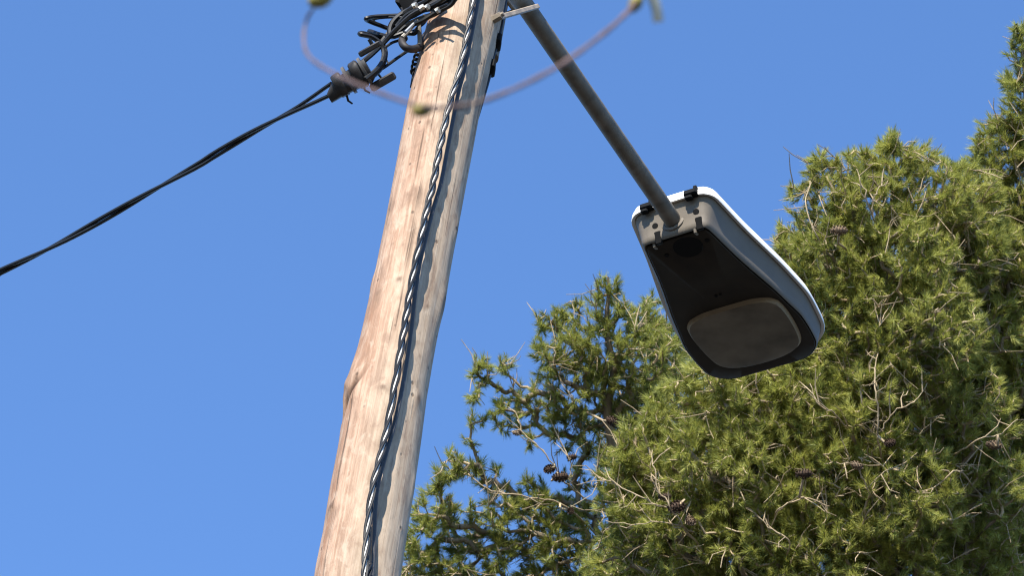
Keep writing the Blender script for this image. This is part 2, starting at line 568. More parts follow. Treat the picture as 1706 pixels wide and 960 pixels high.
# bracket: a strap bar from the pole's face round the pipe, with bolts, and a lower band
br = MB()
s0, s1 = pole_front(822, 27, .004), PY(897, 9, 0 + ((corner + ADIR * .09)[1]))
s1 = P(896, 10, ((corner + ADIR * .085) - EYE) @ _F - .03)
s0 = P(826, 30, (pole_front(826, 30, .006) - EYE) @ _F)
bd = nrm(s1 - s0)
bz = nrm(np.cross(bd, _F)); by = np.cross(bz, bd)
br.box((s0 + s1) / 2, bd, by, bz, (np.linalg.norm(s1 - s0) / 2, .005, .0065), .002)
bk = br.build('strap_bar', M_bracket, lamp)
for c in (s0 - by * .004,):
    n_ = MB()
    n_.tube([c - by * -.012, c - by * .012], .011, 6)
    n_.tube([c + by * .01, c - by * .02], .006, 10)
    n_.build('bolt', M_bracket, bk)
for zz in (corner[2] - .12,):
    c = pole_axis(zz); r_ = pole_r(zz)
    off = corner - pole_axis(corner[2]); oa = math.atan2(off[1], off[0])
    pth = []
    for a in np.linspace(-.62, .62, 12):
        pth.append(c + np.array([math.cos(oa + a), math.sin(oa + a), 0]) * (r_ + .006 + (.052 if abs(a) < .25 else .0)))
    MB().tube(pth, .006, 8).build('pipe_clamp', M_bracket, lamp)

# head outline: half width along the length, from the photograph
ts = np.array([0, .25, .5, .7, .85, 1.])
hh = np.array([.1175, .144, .180, .2005, .1930, .1764])
def outline(L_, dw=0.0, n=140, rc0=.04, rc1=.085):
    T = np.linspace(0, 1, n)
    hw = np.interp(T, ts, hh)
    for _ in range(6):
        k_ = np.array([1, 2, 3, 4, 5, 4, 3, 2, 1.]); k_ /= k_.sum()
        hw = np.convolve(np.pad(hw, 4, mode='reflect', reflect_type='odd'), k_, 'valid')
    x = T * L_
    for x0, rc in ((x, rc0), (L_ - x, rc1)):
        m_ = x0 < rc
        hw = np.where(m_, hw - rc + np.sqrt(np.maximum(rc ** 2 - (rc - np.minimum(x0, rc)) ** 2, 0)), hw)
    r_ = np.stack([x, hw], 1)
    l_ = np.stack([x, -hw], 1)[::-1]
    # finer sampling on the rounded ends comes from the polar resampling below
    back = np.stack([np.zeros(20), np.linspace(-hw[0], hw[0], 22)[1:-1]], 1)
    front = np.stack([np.full(20, L_), np.linspace(hw[-1], -hw[-1], 22)[1:-1]], 1)
    return np.vstack([r_, front, l_, back])
PC = np.array([.42, 0.0])
NP = 320
pa = np.arange(NP) * 2 * math.pi / NP
def polar(poly, c=PC):
    d = poly - c
    a = np.arctan2(d[:, 1], d[:, 0]) % (2 * math.pi)
    r_ = np.hypot(d[:, 0], d[:, 1])
    o = np.argsort(a)
    a, r_ = a[o], r_[o]
    return np.interp(pa, np.concatenate([a[-4:] - 2 * math.pi, a, a[:4] + 2 * math.pi]), np.concatenate([r_[-4:], r_, r_[:4]]))
RIM = polar(outline(LL))
RIMXY = PC + RIM[:, None] * np.stack([np.cos(pa), np.sin(pa)], 1)
tan_ = np.roll(RIMXY, -1, 0) - np.roll(RIMXY, 1, 0)
nor = nrm(np.stack([tan_[:, 1], -tan_[:, 0]], 1))
for _ in range(2):
    nor = nrm(np.roll(nor, 1, 0) + nor + np.roll(nor, -1, 0))
tt = np.clip(RIMXY[:, 0] / LL, 0, 1)
def ring(ins, z):
    """closed ring: the rim moved inwards by ins (may vary round the rim), at height z"""
    xy = RIMXY - nor * np.broadcast_to(ins, (NP,))[:, None]
    z = shear(xy[:, 0], np.broadcast_to(z, (NP,)))
    return LO + xy[:, :1] * LD + xy[:, 1:] * LW + z[:, None] * LN
insb = np.interp(tt, [0, .35, .62, .8, 1], [.024, .024, .021, .016, .014])    # how far the walls lean in
insb = insb + .010 * np.clip(-nor[:, 0], 0, 1)
HH = .096
hs = MB()
Rg = [ring(.012, .004), ring(.005, .003), ring(.004, -.001), ring(.005 + insb * .03, -.006)]
for q in (.15, .35, .55, .72):
    Rg.append(ring(.005 + insb * (.05 + .78 * q), -HH * q))
for a in (.2, .45, .7, .9, 1.8):      # rounded lower edge
    w_ = math.sin(a * math.pi / 2)
    Rg.append(ring(.005 + insb * (.61 + .39 * (1 - math.cos(a * math.pi / 2))), -HH * (.72 + .28 * w_)))
hs.rings(Rg, True, False)
house = hs.build('lamp_housing', M_house, lamp, sharp=40)
# lens opening, located from the photograph on the bottom plane
lensz = [(300, 680), (315, 655), (345, 640), (450, 602), (560, 563), (620, 552), (680, 562), (730, 592), (780, 640), (822, 700), (832, 735), (815, 765), (760, 795), (650, 830), (560, 846), (480, 838), (420, 802), (360, 752), (320, 712)]
lx = np.array([to_plane(1030 + a / 2.595, 280 + b / 2.595, -HH) for a, b in lensz])
lx[:, 1] -= lx[:, 1].mean() * .0
LC = lx.mean(0)
lsp = spline(np.vstack([lx, lx[:1]]), 10)[:-1, ]
dl = lsp - LC
la = np.arctan2(dl[:, 1], dl[:, 0]) % (2 * math.pi)
o_ = np.argsort(la)
LENSR = np.interp(pa, np.concatenate([la[o_][-6:] - 2 * math.pi, la[o_], la[o_][:6] + 2 * math.pi]), np.concatenate([np.hypot(*dl.T)[o_][-6:], np.hypot(*dl.T)[o_], np.hypot(*dl.T)[o_][:6]]))
# mirror-average for a symmetric lens
mir = LENSR[(-np.arange(NP)) % NP]
LENSR = .5 * (LENSR + mir)
LC = np.array([LC[0], LC[1] * .3])
def lens_ring(f_, z):
    xy = LC + f_ * LENSR[:, None] * np.stack([np.cos(pa), np.sin(pa)], 1)
    return xy, LO + xy[:, :1] * LD + xy[:, 1:] * LW + shear(xy[:, 0], z)[:, None] * LN
# base plate: bottom edge to lens recess (both rings by polar angle about the lens centre)
inner = RIMXY - nor * (.005 + insb)[:, None]
bo = polar(inner, LC)
def base_ring(f_, z):
    xy = LC + (bo * f_)[:, None] * np.stack([np.cos(pa), np.sin(pa)], 1)
    return LO + xy[:, :1] * LD + xy[:, 1:] * LW + shear(xy[:, 0], z)[:, None] * LN
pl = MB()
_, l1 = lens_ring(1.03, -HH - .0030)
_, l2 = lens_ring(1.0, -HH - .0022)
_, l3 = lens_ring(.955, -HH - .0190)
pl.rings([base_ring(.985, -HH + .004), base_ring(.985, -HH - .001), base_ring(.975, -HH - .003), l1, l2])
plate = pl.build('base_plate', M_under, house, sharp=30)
rm = MB()
rm.rings([l2, l3])
M_rim = mat('lens_reflector_rim', (.22, .165, .10), .6, spec=.1, vary=.1)
rm.build('lens_rim', M_rim, plate)
ln = MB()
rr_ = [l3]
for f_, z in ((.95, -.0205), (.8, -.0215), (.6, -.0225), (.4, -.023), (.2, -.0235), (.05, -.0235)):
    rr_.append(lens_ring(f_ * .955, -HH + z)[1])
ln.rings(rr_, False, True)
M_lens = mat('dusty_lens_glass', (.14, .117, .085), .5, spec=.12, vary=.4, vscale=9)
ln.build('lens', M_lens, plate, sharp=0)
# cable-entry opening and screw holes in the base plate
def disc_at(px, py, rad_, name, z=-HH - .003, hgt=.004, m_=None, par=None, sides=28):
    x, y = to_plane(px, py, z)
    MB().tube([lq(x, y, z + .004), lq(x, y, z - hgt)], [rad_, rad_ * .93], sides).build(name, m_ or M_rubber_and_shade, par or plate)
disc_at(1146, 411, .043, 'round_cap', hgt=.003)
disc_at(1178, 400, .007, 'screw', hgt=.003, sides=10)
disc_at(1111, 425, .007, 'screw', hgt=.003, sides=10)
disc_at(1193, 493, .005, 'screw', hgt=.003, sides=10)
disc_at(1200, 490, .004, 'screw', hgt=.003, sides=10)
# white cover over the housing
cv = MB()
CH = .044
Rg = [ring(.012, .0035), ring(-.002, -.0035), ring(-.005, -.004), ring(-.006, .0), ring(-.0045, .012), ring(.0005, .024)]
for a in (.15, .35, .55, .75, .9, 1.8):
    Rg.append(ring(.0005 + .05 * (1 - math.cos(a * math.pi / 2)), .024 + (CH - .024) * math.sin(a * math.pi / 2)))
fin = Rg[-1]
cc = fin.mean(0)
for f_, dz in ((.75, .006), (.5, .010), (.25, .012), (.04, .0125)):
    Rg.append(cc + (fin - cc) * f_ + LN * dz)
cv.rings(Rg, False, True)
cv.build('white_cover', M_white, lamp, sharp=50)
# back-wall features: spigot collar, two latches, black discs and blocks as the shade in holes and slots
col_ = MB()
cd = nrm(sock - a0)
cb = sock - cd * .002
tq, uq, vq = frames(np.array([cb, cb + cd * .055]))
a_ = np.arange(32) * 2 * math.pi / 32
def cring(c, r_):
    return c + r_ * (np.cos(a_)[:, None] * uq[0] + np.sin(a_)[:, None] * vq[0])
col_.rings([cring(cb, AR + .002), cring(cb - cd * .002, AR + .005), cring(cb, AR + .012), cring(cb + cd * .05, AR + .014), cring(cb + cd * .06, AR)])
col_.build('spigot_collar', M_house, house, sharp=30)
def back_point(px, py, proud):
    """point on the sloping back wall (x from -z) seen at a photo pixel"""
    z = -.02
    for _ in range(20):
        x, y = to_plane(px, py, z)
        zt = -np.clip((x - .005) / .034, 0, 1) * HH
        z = .6 * z + .4 * zt
    return lq(x - proud, y, z), z
wn = nrm(-LD * .943 - LN * .334)
wt = nrm(np.cross(LW, wn))
for px, py in ((1092, 377), (1160, 353)):
    c, z = back_point(px, py, 0)
    MB().tube([c - wn * .004, c + wn * .003], [.0092, .0086], 20).build('hole_shade_disc', M_rubber_and_shade, house)
    c2, z = back_point(px + 5.5, py + 20, 0)
    sb = MB()
    sb.box(c2, LW, wn, wt, (.0095, .007, .019), .002)
    sb.build('slot_shade_block', M_rubber_and_shade, house)
    c3, z = back_point(px + 3, py + 32, 0)
    MB().box(c3 - LW * .006, LW, wn, wt, (.004, .010, .008), .002).build('fin', M_house, house)
for px, py, w2 in ((1081, 351, .018), (1154, 327, .019)):
    x, y = to_plane(px, py, .002)
    c = lp(min(x, .0) - .006, y, .002)
    lt = MB()
    lt.box(c, LW, LD, LN, (w2, .012, .010), .004)
    lt.box(c + LN * .012 + LW * w2 * .7, LW, LD, LN, (.005, .008, .009), .002)
    lt.box(c - LN * .012 - LW * w2 * .3, LW, LD, LN, (w2 * .55, .008, .008), .003)
    lt.build('latch', M_rubber_and_shade, house)
x, y = to_plane(1158, 337, -.004)

# ------------------------------------------------------------------ overhead cable and its anchor clamp
YC = Y0 - .05
def W(px, py, dy=0.0):
    return PY(px, py, YC + dy)
# direction away and to the left: rises in distance as it goes left
def away(px, py):
    return PY(px, py, YC + (585 - px) / 600.0 * .85)
c0 = [away(x, y) for x, y in ((556, 146), (500, 178), (430, 215), (360, 256), (330, 275), (250, 320), (170, 366), (90, 410), (0, 453), (-120, 508))]
c0 = np.array(c0)
dirn = c0[-1] - c0[-2]
far = [c0[-1] + dirn * k_ + np.array([0, 0, .012 * k_ * k_]) for k_ in (6, 14, 24, 36, 50)]
opath, oarc = resample(spline(np.vstack([c0, far]), 8), .03)
oc = thing('overhead_cable', 'black two strand twisted cable sloping down to the left from the anchor clamp', 'cable', opath[-1])
t_, u_, v_ = frames(opath)
for k_ in range(2):
    ph = oarc / .80 * 2 * math.pi + k_ * math.pi + .6
    sp_ = np.where(oarc < .14, .0050 + (.14 - oarc) * .05, .0050)
    MB().tube(opath + sp_[:, None] * (np.cos(ph)[:, None] * u_ + np.sin(ph)[:, None] * v_), .0050, 8).build('strand', M_black, oc)
# clamp
ca, cb_ = away(552, 150), W(618, 112)
CS = 1.25
cdir = nrm(cb_ - ca)
cv_ = nrm(np.cross(cdir, _F)); cw = np.cross(cv_, cdir)
if cv_[2] < 0:
    cv_, cw = -cv_, -cw
cm = (ca + cb_) / 2
cl = thing('anchor_clamp', 'dark grey wedge clamp with tie tails gripping the overhead cable near the pole', 'cable clamp', cm)
def wedge(stations, name, m_, bev=.15):
    R_ = []
    for s_, h, w_, off in stations:
        c = cm + cdir * s_ * CS + cv_ * off * CS
        lo = []
        for a in np.arange(16) * math.pi / 8 + math.pi / 16:
            q = np.array([math.cos(a), math.sin(a)])
            q = q / max(abs(q) ** 1) * (.5 + .5 * max(abs(q)))       # rounded square
            lo.append(c + cv_ * h * q[0] * CS + cw * w_ * q[1] * CS)
        R_.append(np.array(lo))
    return MB().rings(R_, True, True).build(name, m_, cl, sharp=35)
wedge([(-.055, .010, .012, -.012), (-.034, .018, .017, -.004), (.034, .024, .020, -.002), (.040, .022, .019, 0)], 'clamp_body', M_clamp)
wedge([(-.034, .022, .019, 0), (-.031, .024, .021, 0), (-.018, .025, .021, 0), (-.015, .023, .019, 0)], 'collar', M_clamp)
wedge([(.006, .025, .021, 0), (.009, .028, .023, 0), (.022, .029, .023, 0), (.025, .026, .021, 0)], 'collar', M_clamp)
for b_ in (-.005, .030):
    wedge([(b_ - .003, .022, .019, 0), (b_ - .0028, .0285, .0235, 0), (b_ + .0028, .0290, .0238, 0), (b_ + .003, .022, .019, 0)], 'band', M_band)
MB().box(cm + cdir * .075 + cv_ * .040, cdir, cw, cv_, (.030, .008, .007), .003).build('wedge_tongue', M_clamp, cl)
MB().box(cm + cdir * .063 - cv_ * .044, cdir, cw, cv_, (.034, .010, .010), .004).build('wedge_tongue', M_clamp, cl)
for s_, l_, tlt in ((-.022, .030, -.25), (.014, .028, -.1), (.05, .020, .1)):
    b0 = cm + cdir * s_ * CS - cv_ * .024
    MB().tube([b0, b0 - cv_ * l_ * .6 + cdir * tlt * .02, b0 - cv_ * l_ + cdir * (.008 + tlt * .03)], [.003, .003, .0022], 6).build('tie_tail', M_black, cl)
b0 = cm + cdir * .085 + cv_ * .045
MB().tube([b0, b0 + cv_ * .016], .005, 8).build('tie_tail', M_black, cl)

# ------------------------------------------------------------------ tangle of black wires between clamp and pole
wb = thing('wire_bundle', 'tangled black wires looping between the anchor clamp and the top of the pole', 'wires', W(700, 30))
def wire(pts, dys, r_, m_=None):
    """pts in the pixels of a 6x enlargement whose corner is (590, 0)"""
    n_ = len(pts)
    dy = np.interp(np.arange(n_), np.linspace(0, n_ - 1, len(dys)), dys)
    w_ = spline([W(590 + a / 6, b / 6, d) for (a, b), d in zip(pts, dy)], 8)
    MB().tube(w_, r_, 7).build('wire', m_ or M_black, wb)
wire([(40, 650), (120, 590), (200, 520), (300, 420), (420, 290), (560, 160), (700, 80), (840, 10), (960, -90)], [0, 0, -.06, -.10], .0062)
wire([(60, 640), (180, 530), (290, 400), (370, 290), (400, 220), (470, 150), (600, 70), (720, 10), (840, -80)], [0, .02, -.02, -.08], .0065)
wire([(110, 790), (230, 690), (290, 590), (295, 500), (250, 420), (170, 365), (65, 340), (70, 330), (150, 345), (270, 375), (400, 340), (520, 260), (640, 190)], [0, .0, -.03, .03, -.03], .0062)
wire([(140, 800), (260, 690), (312, 570), (300, 470), (235, 370), (160, 320), (165, 312), (260, 345), (380, 365), (500, 330), (600, 330), (640, 280)], [.01, .03, .05, 0, -.02], .0060)
wire([(460, 152), (320, 158), (200, 165), (125, 180), (132, 200), (230, 240), (360, 290), (470, 330), (520, 260), (640, 190), (780, 140), (960, 40), (1050, -60)], [.0, -.02, .03, 0, -.11], .0058)
wire([(200, 215), (190, 195), (230, 180), (330, 170), (440, 170), (560, 180), (700, 110), (820, 90), (930, 40)], [.02, .0, -.03, -.11], .0035)
wire([(358, 365), (358, 280), (400, 200), (500, 120), (640, 60), (760, 30), (900, -40)], [0, -.02, -.06], .0068)
wire([(490, 125), (474, 70), (490, 20), (530, -40), (600, -80)], [.0, .04], .0030)
wire([(180, 745), (300, 672), (400, 600), (500, 530), (545, 500)], [.02, .03], .0040)
wire([(300, 478), (380, 425), (470, 398), (520, 395)], [.01, .02], .0036)
wire([(320, 590), (335, 620), (345, 640)], [.01, .01], .0020)
wire([(430, 330), (540, 240), (650, 190), (780, 150), (900, 80), (1000, -10), (1080, -90)], [.0, -.04, -.11], .0060)
wire([(380, 300), (500, 210), (620, 130), (760, 70), (900, 20), (1000, -60)], [.02, -.02, -.1], .0064)
wire([(420, 260), (520, 150), (640, 90), (790, 50), (960, -60)], [-.01, -.05, -.11], .0055)
wire([(500, 330), (580, 250), (690, 200), (820, 120), (960, 50), (1020, -30)], [-.02, -.06, -.11], .0058)
wire([(500, 350), (600, 310), (640, 270), (690, 230), (715, 190), (700, 150)], [.0, .01], .0046)
wire([(560, 90), (640, 0), (700, -70)], [-.02, -.05], .0070)
wire([(600, 150), (760, 40), (860, -50)], [.03, -.04], .0066)
wire([(480, 370), (540, 310), (600, 240), (640, 210)], [-.03, -.03], .0050, M_copper)
wire([(510, 320), (570, 260), (625, 205)], [-.045, -.04], .0040, M_greywire)
for a, b, c, d in ((585, 62, 625, 50), (650, 90, 700, 62), (715, 80, 745, 62), (815, 112, 850, 95)):
    wire([(a, b), ((a + c) / 2, (b + d) / 2 - 4), (c, d)], [-.085, -.09], .0072, M_copper)
sb = MB()
sc_ = W(692, -3, .02)
sb.box(sc_, nrm(W(720, -18) - W(680, 6)), nrm(np.cross(nrm(W(720, -18) - W(680, 6)), _F)), _F, (.055, .026, .022), .008)
tag(sb.build('splice_box', M_rubber_and_shade, origin=sc_), 'black splice box above the tangle of wires, cut off by the top edge', 'splice box')
# pigtail hook on the pole's left edge, its grey strap and the band below it
hk = thing('hook', 'dark curled iron hook on the left edge of the pole under the wires', 'hook', W(700, 75))
hp_ = spline([W(590 + a / 6, b / 6, d) for a, b, d in ((500, 380, -.01), (478, 400, -.02), (490, 445, -.03), (530, 480, -.03), (590, 488, -.02), (650, 468, .0), (690, 420, .03), (705, 370, .06), (740, 330, .09))], 8)
MB().tube(hp_, .0095, 12).build('hook_bar', M_hook, hk)
sp2 = spline([W(590 + a / 6, b / 6, d) for a, b, d in ((640, 190, -.02), (650, 280, -.02), (655, 380, -.01), (655, 480, .0))], 6)
MB().tube(sp2, .0055, 8).build('strap', M_steel, hk)
tl = spline([PY(x, y, Y0 - .01) for x, y in ((703, 70), (698, 84), (693, 98), (690, 112), (688, 128), (685, 145))], 8)
tlp, ta = resample(tl, .002)
t_, u_, v_ = frames(tlp)
coil = tlp + .006 * (np.cos(ta / .018 * 6.283)[:, None] * u_ + np.sin(ta / .018 * 6.283)[:, None] * v_)
m_ = MB(); m_.tube(coil[:60], .0035, 6); m_.tube(tlp[55:], .0035, 6)
m_.build('tie_wire', M_black, hk)

# ------------------------------------------------------------------ pines
def ellipsoid_points(c, r, n, shell):
    d = nrm(rng.normal(size=(n, 3)))
    u = rng.random(n) ** (1 / 3)
    u = np.where(rng.random(n) < shell, .72 + .33 * rng.random(n), u)
    return c + d * u[:, None] * r, d

def grow(pts, root_chain, bf=.35):
    """parent index for every point: shortest link to the tree so far, weighed against the way back to the root"""
    nr = len(root_chain)
    Q = np.vstack([root_chain, pts])
    n = len(Q)
    par = np.full(n, -1)
    plen = np.zeros(n)
    for i in range(1, nr):
        par[i] = i - 1
        plen[i] = plen[i - 1] + np.linalg.norm(Q[i] - Q[i - 1])
    done = np.zeros(n, bool)
    done[:nr] = True
    cost = np.full(n, np.inf)
    via = np.zeros(n, int)
    for i in range(nr):
        d = np.linalg.norm(Q - Q[i], axis=1)
        c = d + bf * plen[i] * .6
        m = (c < cost) & ~done
        cost[m], via[m] = c[m], i
    order = list(range(nr))
    for _ in range(n - nr):
        i = int(np.argmin(np.where(done, np.inf, cost)))
        done[i] = True
        par[i] = via[i]
        plen[i] = plen[par[i]] + np.linalg.norm(Q[i] - Q[par[i]])
        order.append(i)
        d = np.linalg.norm(Q - Q[i], axis=1)
        c = d + bf * plen[i] * .6
        m = (c < cost) & ~done
        cost[m], via[m] = c[m], i
    cnt = np.ones(n)
    for i in reversed(order):
        if par[i] >= 0:
            cnt[par[i]] += cnt[i]
    return Q, par, cnt, order

def tris_object(name, V_, tint, m_, parent):
    me = bpy.data.meshes.new(name)
    n = len(V_) // 3
    me.vertices.add(n * 3)
    o0 = np.array(parent['_o'])
    me.vertices.foreach_set('co', (V_ - o0).astype(np.float32).ravel())
    me.loops.add(n * 3)
    me.loops.foreach_set('vertex_index', np.arange(n * 3, dtype=np.int32))
    me.polygons.add(n)
    me.polygons.foreach_set('loop_start', np.arange(0, n * 3, 3, dtype=np.int32))
    at = me.attributes.new('tint', 'FLOAT', 'POINT')
    at.data.foreach_set('value', tint.astype(np.float32))
    me.update()
    me.validate()
    me.materials.append(m_)
    o = bpy.data.objects.new(name, me)
    COL.objects.link(o)
    o.parent = parent
    return o

def tufts(pos, axis, n_needles, length, spread, tint0, width=.0038):
    """needle triangles for brush-like shoots: pos (m,3), axis (m,3)"""
    m = len(pos)
    k = n_needles
    ax_ = np.repeat(axis, k, 0)
    p = np.repeat(pos, k, 0)
    a = np.abs(ax_[:, 2:]) < .9
    ref = np.where(a, [[0, 0, 1.0]], [[1.0, 0, 0]])
    u = nrm(np.cross(ax_, ref))
    v = np.cross(ax_, u)
    s_ = rng.random(m * k)                            # position along the shoot
    phi = rng.random(m * k) * 2 * math.pi
    ang = np.radians(spread[0] + (spread[1] - spread[0]) * (1 - s_) ** .8 + rng.normal(size=m * k) * 9)
    Lk = np.repeat(length, k) * rng.uniform(.75, 1.1, m * k)
    rad_ = np.cos(phi)[:, None] * u + np.sin(phi)[:, None] * v
    d = nrm(np.cos(ang)[:, None] * ax_ + np.sin(ang)[:, None] * rad_)
    b = p + ax_ * ((s_ - .75) * np.repeat(length, k) * .95)[:, None]
    side = nrm(np.cross(d, rng.normal(size=(m * k, 3)))) * (width * rng.uniform(.7, 1.2, m * k) / 2)[:, None]
    tip = b + d * Lk[:, None] - np.array([0, 0, 1.0]) * (Lk * .06)[:, None]
    V_ = np.stack([b - side, b + side, tip], 1).reshape(-1, 3)
    tint = np.repeat(np.clip(np.repeat(tint0, k) + rng.normal(size=m * k) * .08, 0, 1), 3)
    return V_, tint

def cone(c, axis, L_, r_, m_, parent):
    """open pine cone: spiral rows of scales on an egg-shaped core"""
    axis = nrm(axis)
    u = nrm(np.cross(axis, [.3, .2, 1])); v = np.cross(axis, u)
    mb = MB()
    R_ = []
    for t in np.linspace(0, 1, 9):
        rr = r_ * .72 * math.sin(math.pi * (.12 + .84 * t)) ** .8
        R_.append(np.array([c + axis * (t - .5) * L_ + rr * (math.cos(a) * u + math.sin(a) * v) for a in np.arange(10) * math.pi / 5]))
    mb.rings(R_, True, True)
    for i in range(60):
        t = (i + .5) / 60
        a = i * 2.39996
        rr = r_ * math.sin(math.pi * (.14 + .80 * t)) ** .75
        o = math.cos(a) * u + math.sin(a) * v
        q = np.cross(axis, o)
        b = c + axis * (t - .5) * L_ + o * rr * .6
        e = c + axis * ((t - .5) * L_ + L_ * .07) + o * rr * 1.12
        w_ = r_ * .26
        mb.add([b - q * w_ * .6, b + q * w_ * .6, e + q * w_, e + axis * w_ * .5, e - q * w_, e - axis * w_ * .5], [(0, 1, 2, 3, 4), (0, 4, 5, 2, 1), (2, 5, 4, 3)])
    mb.build('pine_cone', m_, parent, smooth=False)

PXM = 300.0
def pine(label, depth, trunk_px, lobes, dens, cones, tint_mean, bare=.10, extra=None, limb_in=0.0, seed=1, need=54, tl=.058):
    """lobes: (px, py, radius px, depth offset m, density factor)"""
    global rng
    rng = np.random.default_rng(seed)
    foot = P(*trunk_px[0], depth)
    base = np.array([foot[0], foot[1], 0.0])
    tr = thing('pine_tree', label, 'pine tree', base)
    chain = [base + (foot - base) * t + np.array([.05 * math.sin(5 * t), .04 * math.cos(4 * t), 0]) for t in np.linspace(0, .98, 12)]
    chain += [P(x, y, depth + dd) for x, y, dd in trunk_px_d(trunk_px)]
    chain = np.array(chain)
    pts, outd, lob = [], [], []
    for x, y, r, dd, df in lobes:
        c = P(x, y, depth + dd)
        rm_ = r / 6000 * (depth + dd)
        n = max(3, int(dens * df * (r / 22.0) ** 2))
        p, d = ellipsoid_points(c, rm_ * np.array([1, 1, 1.0]), n, .6)
        pts.append(p); outd.append(d)
        # unfoliated points inside the lobe for the branches to follow
        ni = max(1, n // 9)
        p2, d2 = ellipsoid_points(c, rm_ * .6, ni, 0)
        pts.append(p2); outd.append(d2 * 0)
    pts, outd = np.vstack(pts), np.vstack(outd)
    isf = np.linalg.norm(outd, axis=1) > .5
    Q, par, cnt, order = grow(pts, chain)
    nr = len(chain)
    rad_ = .0032 * cnt ** .40
    rad_ = np.minimum(rad_, .017)
    rad_[:nr] = np.concatenate([np.linspace(.17, .06, 12), np.linspace(.045, .006, nr - 12)])
    # trunk
    MB().tube(spline(chain, 4), np.interp(np.arange((nr - 1) * 4 + 1) / 4, np.arange(nr), rad_[:nr]), 12).build('trunk', M_bark, tr)
    # limbs and twigs: one tube per link, bowed a little
    live, spans = MB(), []
    is_bare = rng.random(len(Q)) < bare
    tow = np.vstack([np.zeros((nr, 3)), outd])
    is_bare &= (tow @ _F < .1) & (tow[:, 2] < .55)
    has_child = np.zeros(len(Q), bool)
    has_child[par[par >= 0]] = True
    for i in range(nr, len(Q)):
        a, b = Q[par[i]], Q[i]
        L_ = np.linalg.norm(b - a)
        md = (a + b) / 2 + rng.normal(size=3) * L_ * .07 - np.array([0, 0, L_ * .05])
        ra = min(rad_[par[i]], rad_[i] * 1.25)
        if par[i] < nr:
            ra = rad_[i] * 1.15
        bb = is_bare[i] and not has_child[i]
        n0 = len(live.f)
        live.tube(np.array([a, md, b]), [ra, (ra + rad_[i]) / 2, rad_[i] * (.55 if bb else 1)], 5 if rad_[i] < .012 else 8, cap=False)
        if rad_[i] < .0085:
            spans.append((n0, len(live.f)))
        if bb:                                        # a dead twig forks
            for _ in range(rng.integers(2, 5)):
                t = rng.uniform(.2, .95)
                s0 = a + (b - a) * t
                e = s0 + nrm(nrm(b - a) + rng.normal(size=3) * .75) * rng.uniform(.07, .2)
                live.tube(np.array([s0, (s0 + e) / 2 + rng.normal(size=3) * .012, e]), [.0034, .0028, .0018], 4, cap=False)
            spans.append((n0, len(live.f)))
    # foliage: a brush on each leafy point, and along the outer twigs
    idx = np.array([i for i in range(nr, len(Q)) if isf[i - nr] and not (is_bare[i] and not has_child[i])])
    grown = nrm(Q[idx] - Q[par[idx]])
    axis = nrm(.75 * grown + .55 * outd[idx - nr] + np.array([0, 0, .45]) + .38 * rng.normal(size=(len(idx), 3)))
    pos = Q[idx]
    tint0 = np.clip(tint_mean + rng.normal(size=len(idx)) * .2, .02, .98)
    length = tl * rng.uniform(.75, 1.2, len(idx))
    V1, T1 = tufts(pos, axis, need, length, (10, 52), tint0)
    # side shoots
    k2 = rng.random(len(idx)) < .75
    ax2 = nrm(axis[k2] + rng.normal(size=(k2.sum(), 3)) * .8)
    p2 = pos[k2] + ax2 * .035 - axis[k2] * .05
    V2, T2 = tufts(p2, ax2, int(need * .7), length[k2] * .85, (10, 50), np.clip(tint0[k2] + rng.normal(size=k2.sum()) * .1, .02, .98))
    tris_object('crown', np.vstack([V1, V2]), np.concatenate([T1, T2]), M_needle, tr)
    stalk = live
    for lim in (extra or []):
        lw = spline([P(x, y, depth + dd) for x, y, dd, _ in lim], 5)
        n0 = len(live.f)
        kink = np.cumsum(rng.normal(size=(len(lw), 3)) * .006, 0)
        kink -= np.linspace(0, 1, len(lw))[:, None] * kink[-1]
        lw = lw + kink + _F * limb_in
        live.tube(lw, .62 * np.interp(np.arange(len(lw)) / 5, np.arange(len(lim)), [q[3] for q in lim]), 7)
        for f_ in range(4, len(lw) - 1, 3):               # small side twigs
            e = lw[f_] + nrm(nrm(lw[f_ + 1] - lw[f_ - 1]) * .7 + rng.normal(size=3) * .6) * rng.uniform(.06, .2)
            live.tube(np.array([lw[f_], (lw[f_] + e) / 2 + rng.normal(size=3) * .012, e]), [.0036, .003, .0016], 4, cap=False)
        spans.append((n0, len(live.f)))
        Q = np.vstack([Q, lw])
    for x, y, dd, s_, old in cones:
        c = P(x, y, depth + dd)
        j_ = np.argmin(np.linalg.norm(Q - c, axis=1))
        stalk.tube(np.array([Q[j_], (Q[j_] * .55 + c * .45) + rng.normal(size=3) * .02, c]), [.008, .007, .007], 6)
        spans.append((len(live.f) - 14, len(live.f)))
        cone(c, nrm(np.array([rng.normal() * .9, -.3, -.5])), .090 * s_, .027 * s_, M_cone_old if old else M_cone, tr)
    bo_ = live.build('branches', M_bark, tr, sharp=0)
    bo_.data.materials.append(M_dead)
    mi = np.zeros(len(live.f), np.int32)
    for a_, b_ in spans:
        mi[a_:b_] = 1
    bo_.data.polygons.foreach_set('material_index', mi)
    return tr
def trunk_px_d(tp):
    return [(x, y, 0.0) for x, y in tp]

